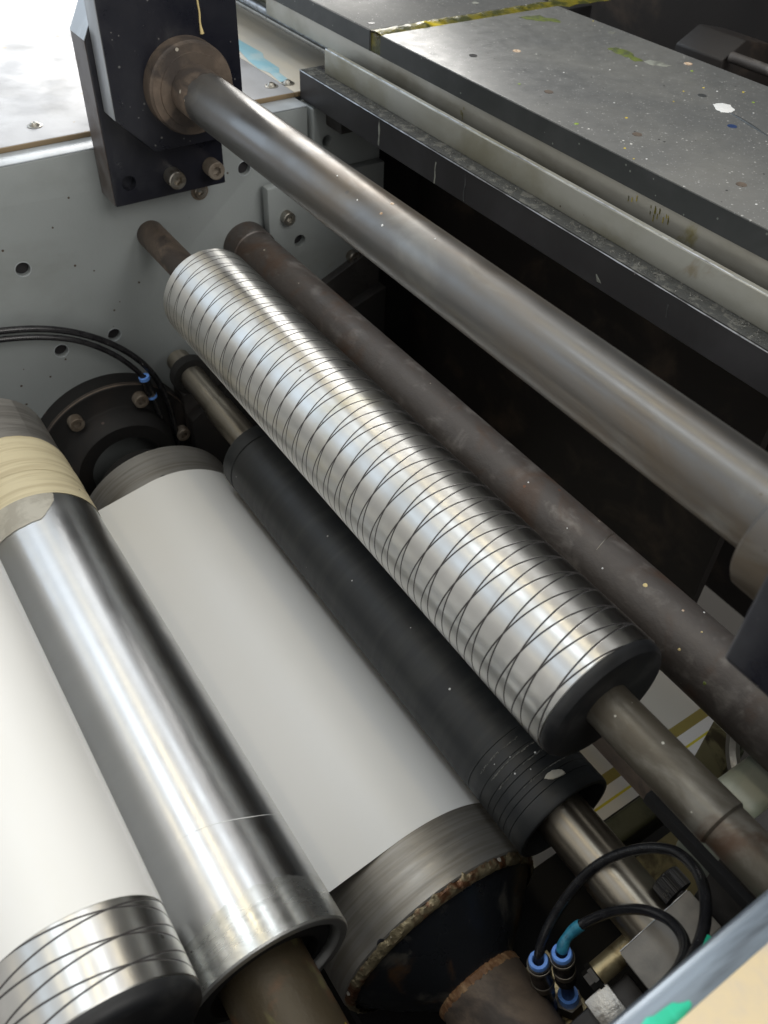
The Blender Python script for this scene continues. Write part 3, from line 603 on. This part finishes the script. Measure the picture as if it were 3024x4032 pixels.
PZ = -.3063
def deck(name, label, x0, x1, plugs, org):
    t = Thing(name, label, 'plate', org)
    finish('plate', box(x0, x1, .6125, .8826, -.3292, PZ, .0008, 2), 'plate', t)
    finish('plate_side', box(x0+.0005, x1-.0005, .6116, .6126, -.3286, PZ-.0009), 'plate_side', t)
    for (x, y, mm) in plugs:
        pl = finish('screw_plug', lathe([(0, .0046), (.0004, .0044), (.0002, .0030), (.0004, .0015), (.0003, 0)], (x, y, PZ), (0, 0, 1), 20, jitter=.0004), mm, t)
    return t
t = deck('dark_deck_plate', 'large dark speckled deck plate with paint flecks and a white chip, on the right', -.908, -.034,
         [(-.792, .864, 'ink_grey'), (-.791, .717, 'ink_o'), (-.675, .662, 'rustbrown'), (-.669, .861, 'ink_o'), (-.55, .661, 'rustbrown'), (-.592, .797, 'plate_side'), (-.427, .66, 'rustbrown'), (-.801, .663, 'hole'), (-.52, .758, 'blue_dark')], (-.5, .74, PZ))
PL = lambda u, v, h: Vector((u, v, PZ+.0001+h))
for pts, mm, r in (([(-.607, .816), (-.61, .789), (-.578, .844), (-.585, .682), (-.594, .757), (-.532, .627), (-.511, .617), (-.837, .877)], 'ink_y', .0015),
                   ([(-.707, .65), (-.553, .829), (-.65, .846), (-.597, .628)], 'ink_g', .0026),
                   ([(-.593, .821), (-.533, .805), (-.395, .64), (-.505, .627), (-.695, .767), (-.712, .716), (-.62, .70), (-.46, .74), (-.35, .70)], 'ink_w', .0011)):
    for (x, y) in pts:
        q = random.uniform(.45, .95)*r; finish('paint_fleck', blob(disc_poly(x, y, q, q*1.2), PL, .0002, 2), mm, t)
for name, poly, mm in (('green_smear', [(-.75, .815), (-.749, .83), (-.732, .831), (-.706, .824), (-.697, .822), (-.704, .814), (-.721, .813), (-.74, .816)], 'ink_olive'),
                       ('grey_smear', [(-.697, .819), (-.698, .832), (-.688, .837), (-.672, .838), (-.674, .828), (-.684, .82)], 'ink_grey'),
                       ('yellow_smear', [(-.893, .803), (-.886, .833), (-.858, .84), (-.852, .837), (-.863, .82), (-.879, .807)], 'ink_olive'),
                       ('white_chip', [(-.57, .787), (-.569, .796), (-.56, .802), (-.551, .797), (-.544, .785), (-.55, .778), (-.558, .779)], 'ink_w')):
    finish(name, blob(poly, PL, .0003, 3, .25), mm, t)
finish('gouge', sweep([Vector((-.547+.06*s, .785-.016*s, PZ)) for s in [k/12 for k in range(13)]], lambda s: .0004+.0012*math.sin(PI*s), 6), 'plate_side', t)
deck('far_deck_plate', 'dark deck plate beyond the yellow ridge at the top of the picture', -1.75, -.930, [(-.951, .627, 'plate_side'), (-.964, .793, 'ink_grey'), (-1.06, .70, 'plate_side')], (-1.2, .74, PZ))
# ridge of dried ink between the plates
t = Thing('ink_ridge', 'crusty ridge of yellow green ink filling the joint between the dark deck plates', 'ink ridge', (-.918, .75, PZ))
bm = bmesh.new(); n = 150; R = []
for i in range(n+1):
    y = .6118+(1.35-.6118)*i/n if i > 100 else .6118+.275*i/100
    if i > 100: y = .8868+(1.30-.8868)*(i-100)/50
    wd = .0115+.004*noise.noise(Vector((y*40, 0, 0))); hh = .0012+.0016*abs(noise.noise(Vector((y*55, 3, 0)))); cx = -.919+.002*noise.noise(Vector((y*22, 7, 0)))
    if i > 100: wd *= 1.6; cx -= .0
    R.append([bm.verts.new((cx+wd*s+.0012*noise.noise(Vector((y*150, s*9, 1))), y, PZ-.002+hh*(1-abs(s)**2)*(1.6+noise.noise(Vector((y*140, s*7, 4))))+.0012)) for s in (-1, -.7, -.35, 0, .35, .7, 1)])
for A_, B_ in zip(R, R[1:]):
    for k in range(6): bm.faces.new((A_[k], A_[k+1], B_[k+1], B_[k]))
finish('ridge', bm, 'glue', t, smooth=50)
finish('ridge_base', box(-.930, -.908, .6135, .8826, -.3285, -.3085), 'glue', t)
bm = bmesh.new()
for i in range(26):
    p = Vector((-.916+random.gauss(0, .004), .612+abs(random.gauss(0, .003)), PZ-random.random()*.006)); s = random.uniform(.0008, .0026)
    v = [bm.verts.new(p+Vector((random.uniform(-s, s), random.uniform(-s, s), random.uniform(-s, s)))) for _ in range(4)]
    for a, b, c in ((0, 1, 2), (0, 2, 3), (0, 3, 1), (1, 3, 2)): bm.faces.new((v[a], v[b], v[c]))
finish('crumbs', bm, 'zinc', t, smooth=None, kind='stuff')
# cavity behind the plates
t = Thing('rear_machine_cavity', 'dark brown stained machine panels behind the far edge of the dark deck plate', 'machine panel', (-.6, 1.1, -.5))
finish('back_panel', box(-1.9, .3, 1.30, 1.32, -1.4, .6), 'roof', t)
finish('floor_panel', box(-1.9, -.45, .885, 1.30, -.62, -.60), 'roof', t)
finish('cross_bar', lathe([(-.795, 0), (-.795, .007), (.2, .007), (.2, 0)], (0, 1.11, -.368), (1, 0, 0), 24), 'rustdark', t)
finish('casting', prism([(1.09, -.60), (1.26, -.60), (1.26, -.40), (1.20, -.365), (1.14, -.352), (1.10, -.372)], -.885, -.80, 'x', .003, 2), 'roof', t)
finish('upper_rail', box(-1.9, -.96, .95, 1.0, -.36, -.33, .003), 'beamside', t)

# inner dark panel right of the rollers
t = Thing('inner_side_panel', 'black grimy panel in the gap between the steel tube and the blackened beam', 'machine panel', (-.5, .68, -.9))
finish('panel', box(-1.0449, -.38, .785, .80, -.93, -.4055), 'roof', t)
finish('dark_fill_sheet', box(-1.06, -1.0451, .676, .80, -1.5, -.4055), 'dark', t)  # dark sheet added so the gap past the frame reads black
t = Thing('bottom_tray', 'dark tray under the rollers', 'tray', (-.5, .2, -1.2))
finish('tray', box(WX+.001, -.034, -.5, .78, -1.25, -1.23), 'dusty', t)

# ------------------------------------------------------------------ far hoses
def hose(name, label, pts, r, group=None):
    global LAST
    LAST = catmull(pts, 10, 1)
    t = Thing(name, label, 'hose', pts[0], group); finish('tube', sweep(LAST, r, 16), 'hose', t); return t
hose('air_hose', 'upper of two black air hoses curving over the grey side frame', [(-.985, -.05, -.572), (-.985, .06, -.574), (-.982, .1300, -.5835), (-.98, .19, -.595), (-.978, .236, -.6225), (-.975, .281, -.6640), (-.97, .302, -.698), (-.965, .3125, -.745), (-.965, .316, -.80), (-.97, .318, -.88)], .0042, 'hoses')
t = hose('air_hose', 'lower of two black air hoses on the grey frame, ending in a blue ringed connector', [(-.982, -.05, -.580), (-.982, .05, -.583), (-.978, .1280, -.5905), (-.975, .18, -.604), (-.97, .2175, -.6175), (-.97, .2575, -.6525), (-.965, .280, -.688), (-.964, .285, -.700)], .0036, 'hoses')
ax = Vector((.0, .006, -.034)).normalized()
finish('connector', lathe([(0, .0035), (0, .0068), (.004, .0068), (.005, .0062), (.030, .0062), (.0305, .0068), (.035, .0064), (.035, .0035), (.075, .0035), (.075, 0)], (-.964, .2842, -.696), ax, 32), 'hose', t)
finish('blue_ring', lathe([(-.001, .0035), (-.001, .0072), (.0035, .0072), (.0035, .0060)], (-.964, .2842, -.696), ax, 32), 'blue', t)
finish('blue_ring', lathe([(.0315, .0060), (.0315, .0070), (.0355, .0070), (.0355, .0035)], (-.964, .2842, -.696), ax, 32), 'blue', t)

# ------------------------------------------------------------------ near end frame
t = Thing('near_side_frame', 'machine frame edge at the bottom right corner with a blue grey strip and cream cover', 'machine frame', (.1, .3, -.6))
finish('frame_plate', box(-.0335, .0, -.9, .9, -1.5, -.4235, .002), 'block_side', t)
bm = prism([(-.0335, -.4230), (-.0335, -.4130), (-.0320, -.4085), (-.0285, -.4060), (-.0240, -.4052), (-.0165, -.4050), (.0, -.4050), (.0, -.4230)], -.9, .9, 'y')
finish('edge_strip', bm, 'bluegrey', t)
finish('cover', box(-.0172, .40, -.9, .9, -.4046, -.4015, .001), 'cream', t)
NP = lambda u, v, h: Vector((u, v, -.4014+h))
finish('green_paint', blob([(-.0255, .166), (-.0235, .180), (-.0205, .187), (-.0185, .187), (-.0170, .180), (-.0172, .150), (-.024, .150)], lambda u, v, h: Vector((u, v, -.4046+h)), .0003), 'ink_teal', t)
M['ink_red'] = mat('red_paint_smear', (.55, .20, .14), .45)
finish('red_paint', blob([(-.010, .236), (-.006, .240), (.0, .246), (.008, .262), (.004, .262), (-.004, .250), (-.011, .240)], NP, .0003), 'ink_red', t)

# clamp block on the near shaft of the rubber roller
n_ = Vector((0, math.cos(math.radians(116.3)), math.sin(math.radians(116.3)))); u_ = Vector((0, n_.z, -n_.y))      # face normal, across-face (to the right)
t = Thing('clamp_block', 'ground steel clamp block on the near shaft of the black rubber roller', 'clamp', (-.07, *c4))
fc = Vector((0, .3283, -.668))
def quad_block(x0, x1, a0, a1, d0, d1, bev=.001):
    bm = box(x0, x1, -1, 1, -1, 1)
    for v in bm.verts:
        a = a0 if v.co.y < 0 else a1; d = d0 if v.co.z < 0 else d1; x = v.co.x
        v.co = Vector((x, 0, 0))+fc+u_*a+n_*d
    bmesh.ops.bevel(bm, geom=bm.edges[:], offset=bev, segments=2, affect='EDGES'); return bm
finish('block', quad_block(-.0862, -.0535, -.0352, .0345, -.075, 0), 'block', t)
finish('wear_and_glint_edge', sweep([Vector((-.0862, 0, 0))+fc+u_*(-.0345+.068*k/20)+n_*(-.0003) for k in range(21)], lambda s: .0004+.0002*math.sin(s*31), 6), 'bright', t)
s0 = fc+u_*.0275-n_*.0120
def kn(k, a, r): return r*(1+.022*(1 if math.cos(a*44) > 0 else -1)) if k in (2, 3, 4, 5) else r
sc = finish('cap_screw', lathe([(0, .006), (.0015, .006), (.0022, .0125), (.006, .0127), (.012, .0127), (.0165, .0125), (.018, .0112), (.018, .006), (.012, .0058), (.012, 0)], Vector((-.0875, 0, 0))+s0, (-1, 0, 0), 176, rfun=kn), 'knurl', t)
# "12.9" strength mark on the screw head
cu = bpy.data.curves.new('mark', 'FONT'); cu.body = '12.9'; cu.size = .0048; cu.extrude = .00012; cu.align_x = 'CENTER'
to = bpy.data.objects.new('mark', cu); COL.objects.link(to); bpy.context.view_layer.update()
me = bpy.data.meshes.new_from_object(to.evaluated_get(bpy.context.evaluated_depsgraph_get())); bpy.data.objects.remove(to)
me.materials.append(M['zinc']); mo = bpy.data.objects.new('strength_mark', me); COL.objects.link(mo); mo.parent = t.o
vn = (-u_*.62+n_*.78).normalized(); vx_ = (-u_*.78-n_*.62).normalized()*-1; vy_ = Vector((-1, 0, 0)); vx_ = vy_.cross(vn)
mo.matrix_local = Matrix.Translation(Vector((-.0925, 0, 0))+s0+vn*.0129-t.org) @ Matrix((vx_, vy_, vn)).transposed().to_4x4()

# pin and nut beside the block
t = Thing('pin_with_nut', 'bronze coloured pin and dark nut left of the steel clamp block', 'pin', (-.093, .30, -.74))
pa, pb = Vector((-.0915, .2960, -.7428)), Vector((-.0905, .345, -.722)); d = (pb-pa)
finish('pin', lathe([(0, 0), (0, .0095), (d.length, .0095), (d.length, 0)], pa, d, 40), 'brass', t)
finish('nut', lathe([(-.010, .004), (-.010, .0080), (-.005, .0080), (-.005, .0105), (-.001, .0105), (-.001, .004)], pa, d, 6), 'knurl', t)
t = Thing('square_bolt_head', 'pale square bolt head at the bottom edge between the hose fittings and the clamp block', 'bolt', (-.07, .287, -.75))
bx = box(-.0118, .0118, -.0118, .0118, -.013, 0, .0014); bmesh.ops.rotate(bx, verts=bx.verts, matrix=Matrix.Rotation(math.radians(22), 3, 'X')); bmesh.ops.translate(bx, verts=bx.verts, vec=(-.0712, .2865, -.7465))
finish('head', bx, 'silver', t)
bx = box(-.016, .035, -.035, .03, -.05, -.012, .003); bmesh.ops.rotate(bx, verts=bx.verts, matrix=Matrix.Rotation(math.radians(22), 3, 'X')); bmesh.ops.translate(bx, verts=bx.verts, vec=(-.0640, .2865, -.7465))
finish('seat', bx, 'block_side', t)
t = Thing('under_block', 'dark steel bearing carrier below the clamp block', 'bearing carrier', (-.07, .33, -.8))
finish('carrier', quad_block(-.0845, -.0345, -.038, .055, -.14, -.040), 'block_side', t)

# manifold with fittings
t = Thing('air_manifold', 'ridged brass coloured manifold with two blue ringed push in hose fittings', 'manifold', (-.11, .28, -.85))
m0 = Vector((-.112, .286, -.835)); ang = math.radians(20)
def rib(x0, x1, y0, y1, z0, z1):
    bm = box(x0, x1, y0, y1, z0, z1, .0008); bmesh.ops.rotate(bm, verts=bm.verts, matrix=Matrix.Rotation(ang, 3, 'X')); bmesh.ops.translate(bm, verts=bm.verts, vec=m0); return bm
finish('body', rib(-.030, .055, -.018, .021, -.05, 0), 'brass', t)
for k in range(7): finish('ridge', rib(-.024+.0115*k, -.018+.0115*k, -.0178, .0208, -.001, .003), 'brass', t)
def fitting(pt, pb_, s, tail):
    pt, pb_ = Vector(pt), Vector(pb_); d = pb_-pt; L = d.length
    f = finish('push_fitting', lathe([(.003, .005), (.003, .0092), (.007, .0098), (.008, .0092), (L*.50, .0090), (L*.98, .0088), (L, .0075), (L, .004)], pt, d, 40), 'hose', t)
    finish('collet', lathe([(.006, .0045), (.0, .0045), (-.0012, .0052), (-.0012, .0076), (.0, .0082), (.003, .0082), (.003, .006)], pt, d, 40), 'blue', f)
    finish('metal_band', lathe([(.0055, .0089), (.0058, .0099), (.0088, .0099), (.0091, .0089)], pt, d, 40), 'brassband', f)
    finish('metal_band', lathe([(L*.55, .0085), (L*.56, .0094), (L*.70, .0094), (L*.71, .0085)], pt, d, 40), 'brassband', f)
    finish('stem', lathe([(L, .0055), (L+tail, .0055)], pt, d, 32), 'blue_dark', f)
    finish('lower_collet', lathe([(L+tail*.72, .0055), (L+tail*.70, .0085), (L+tail*.95, .0088), (L+tail, .0086)], pt, d, 40), 'blue_dark' if s else 'blue', f)
    finish('hex_nut', lathe([(L+tail*.96, .0055), (L+tail*.96, .0115), (L+tail*1.35, .0115), (L+tail*1.35, .0055)], pt, d, 6), 'brassband', f, smooth=20)
fitting((-.1251, .2637, -.7447), (-.1115, .2718, -.803), True, .030)
fitting((-.1165, .2774, -.729), (-.106, .2825, -.7715), False, .036)

t = hose('air_hose', 'outer black air hose looping high over the shaft at bottom right', [(-.1240, .2642, -.752), (-.1270, .2645, -.742), (-.1335, .272, -.733), (-.140, .2862, -.7256), (-.1449, .308, -.6948), (-.1420, .3215, -.677), (-.1397, .3323, -.6612), (-.1222, .3482, -.6302), (-.108, .351, -.616), (-.0975, .3503, -.606), (-.083, .345, -.598), (-.0715, .336, -.5912), (-.0525, .3126, -.5813), (-.0404, .2745, -.5569), (-.038, .245, -.54), (-.037, .20, -.53)], .0041, 'near hoses')
finish('green_paint', sweep(catmull([(-.0465, .3005, -.5725), (-.0430, .290, -.5655), (-.040, .2745, -.5555), (-.0378, .252, -.5425)]), .0044, 14), 'ink_teal', t)
t = hose('air_hose', 'inner black air hose with turquoise tape where it enters its blue fitting', [(-.1155, .2778, -.736), (-.1180, .2776, -.726), (-.1215, .2835, -.722), (-.1238, .2930, -.7185), (-.119, .303, -.706), (-.1146, .3118, -.6931), (-.104, .317, -.668), (-.0931, .3183, -.6458), (-.0725, .3194, -.6229), (-.0551, .3077, -.6064), (-.0442, .2778, -.5766), (-.0400, .2458, -.5473), (-.038, .20, -.54)], .0040, 'near hoses')
finish('turquoise_tape', sweep(LAST[8:36], lambda s: .0045+.0004*math.sin(s*9), 12), 'tape_blue', t)

# odds and ends under the near end of the grooved roller
y, z = AY(-57.9, .695)
t = Thing('dark_round_bar', 'dark round bar end in the shade just below the shaft of the grooved roller', 'bar', (-.14, y, z))
finish('bar', lathe([(-.85, .020), (-.140, .020), (-.136, .019), (-.133, .015), (-.132, 0)], (0, y, z), (1, 0, 0), 64), 'rustbrown', t)
y, z = AY(-59.0, .665)
t = Thing('dark_slot_strip', 'thin black strip standing in for the shadowed slot along the lower side of the grooved roller shaft', 'bar', (-.09, y, z))
finish('bar', box(-.139, -.0345, y-.002, y+.004, z-.012, z-.001, .0008), 'dark', t)  # black strip added to paint the shadowed slot beside the shaft
t = Thing('pale_plastic_block', 'rounded pale green plastic block by the right edge, beside the grooved roller shaft', 'block', (-.1, .47, -.62))
finish('block', box(-.127, -.083, .404, .60, -.72, -.5985, .012, 5), 'plastic_pale', t)
t = Thing('shaft_carrier', 'dark steel block carrying the near end of the grooved roller shaft', 'bearing carrier', (-.06, .42, -.58))
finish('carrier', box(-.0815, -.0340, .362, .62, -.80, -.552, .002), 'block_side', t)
t = Thing('olive_cross_member', 'olive grey painted cross member under the near shafts', 'frame member', (-.21, .5, -.95))
finish('member', box(-.235, -.205, .30, .72, -1.02, -.955, .006, 3), 'member', t)
t = Thing('drip_pan', 'greasy cream coloured pan with black spots below the near shafts', 'pan', (-.11, .5, -.96))
finish('pan', box(-.185, -.036, .45, .67, -.975, -.965), 'pan', t)
finish('dark_fill_box', box(-.230, -.036, .15, .449, -.96, -.93), 'dark', t)  # plain dark box added so the area beside the pan reads black
t = Thing('silver_strap', 'crumpled silver strip hanging between the printed paper and the pale plastic block', 'strap', (-.15, .53, -.73))
finish('strap', sweep(catmull([(-.178, .545, -.70), (-.163, .534, -.724), (-.145, .522, -.732), (-.120, .512, -.742), (-.10, .50, -.76)]), lambda s: .0065, 7), 'silver', t)
t = Thing('yellow_strap', 'dull yellow strip beside the crumpled silver strip', 'strap', (-.18, .53, -.85))
finish('strap', box(-.215, -.18, .60, .612, -.97, -.80, .001), 'pan', t)
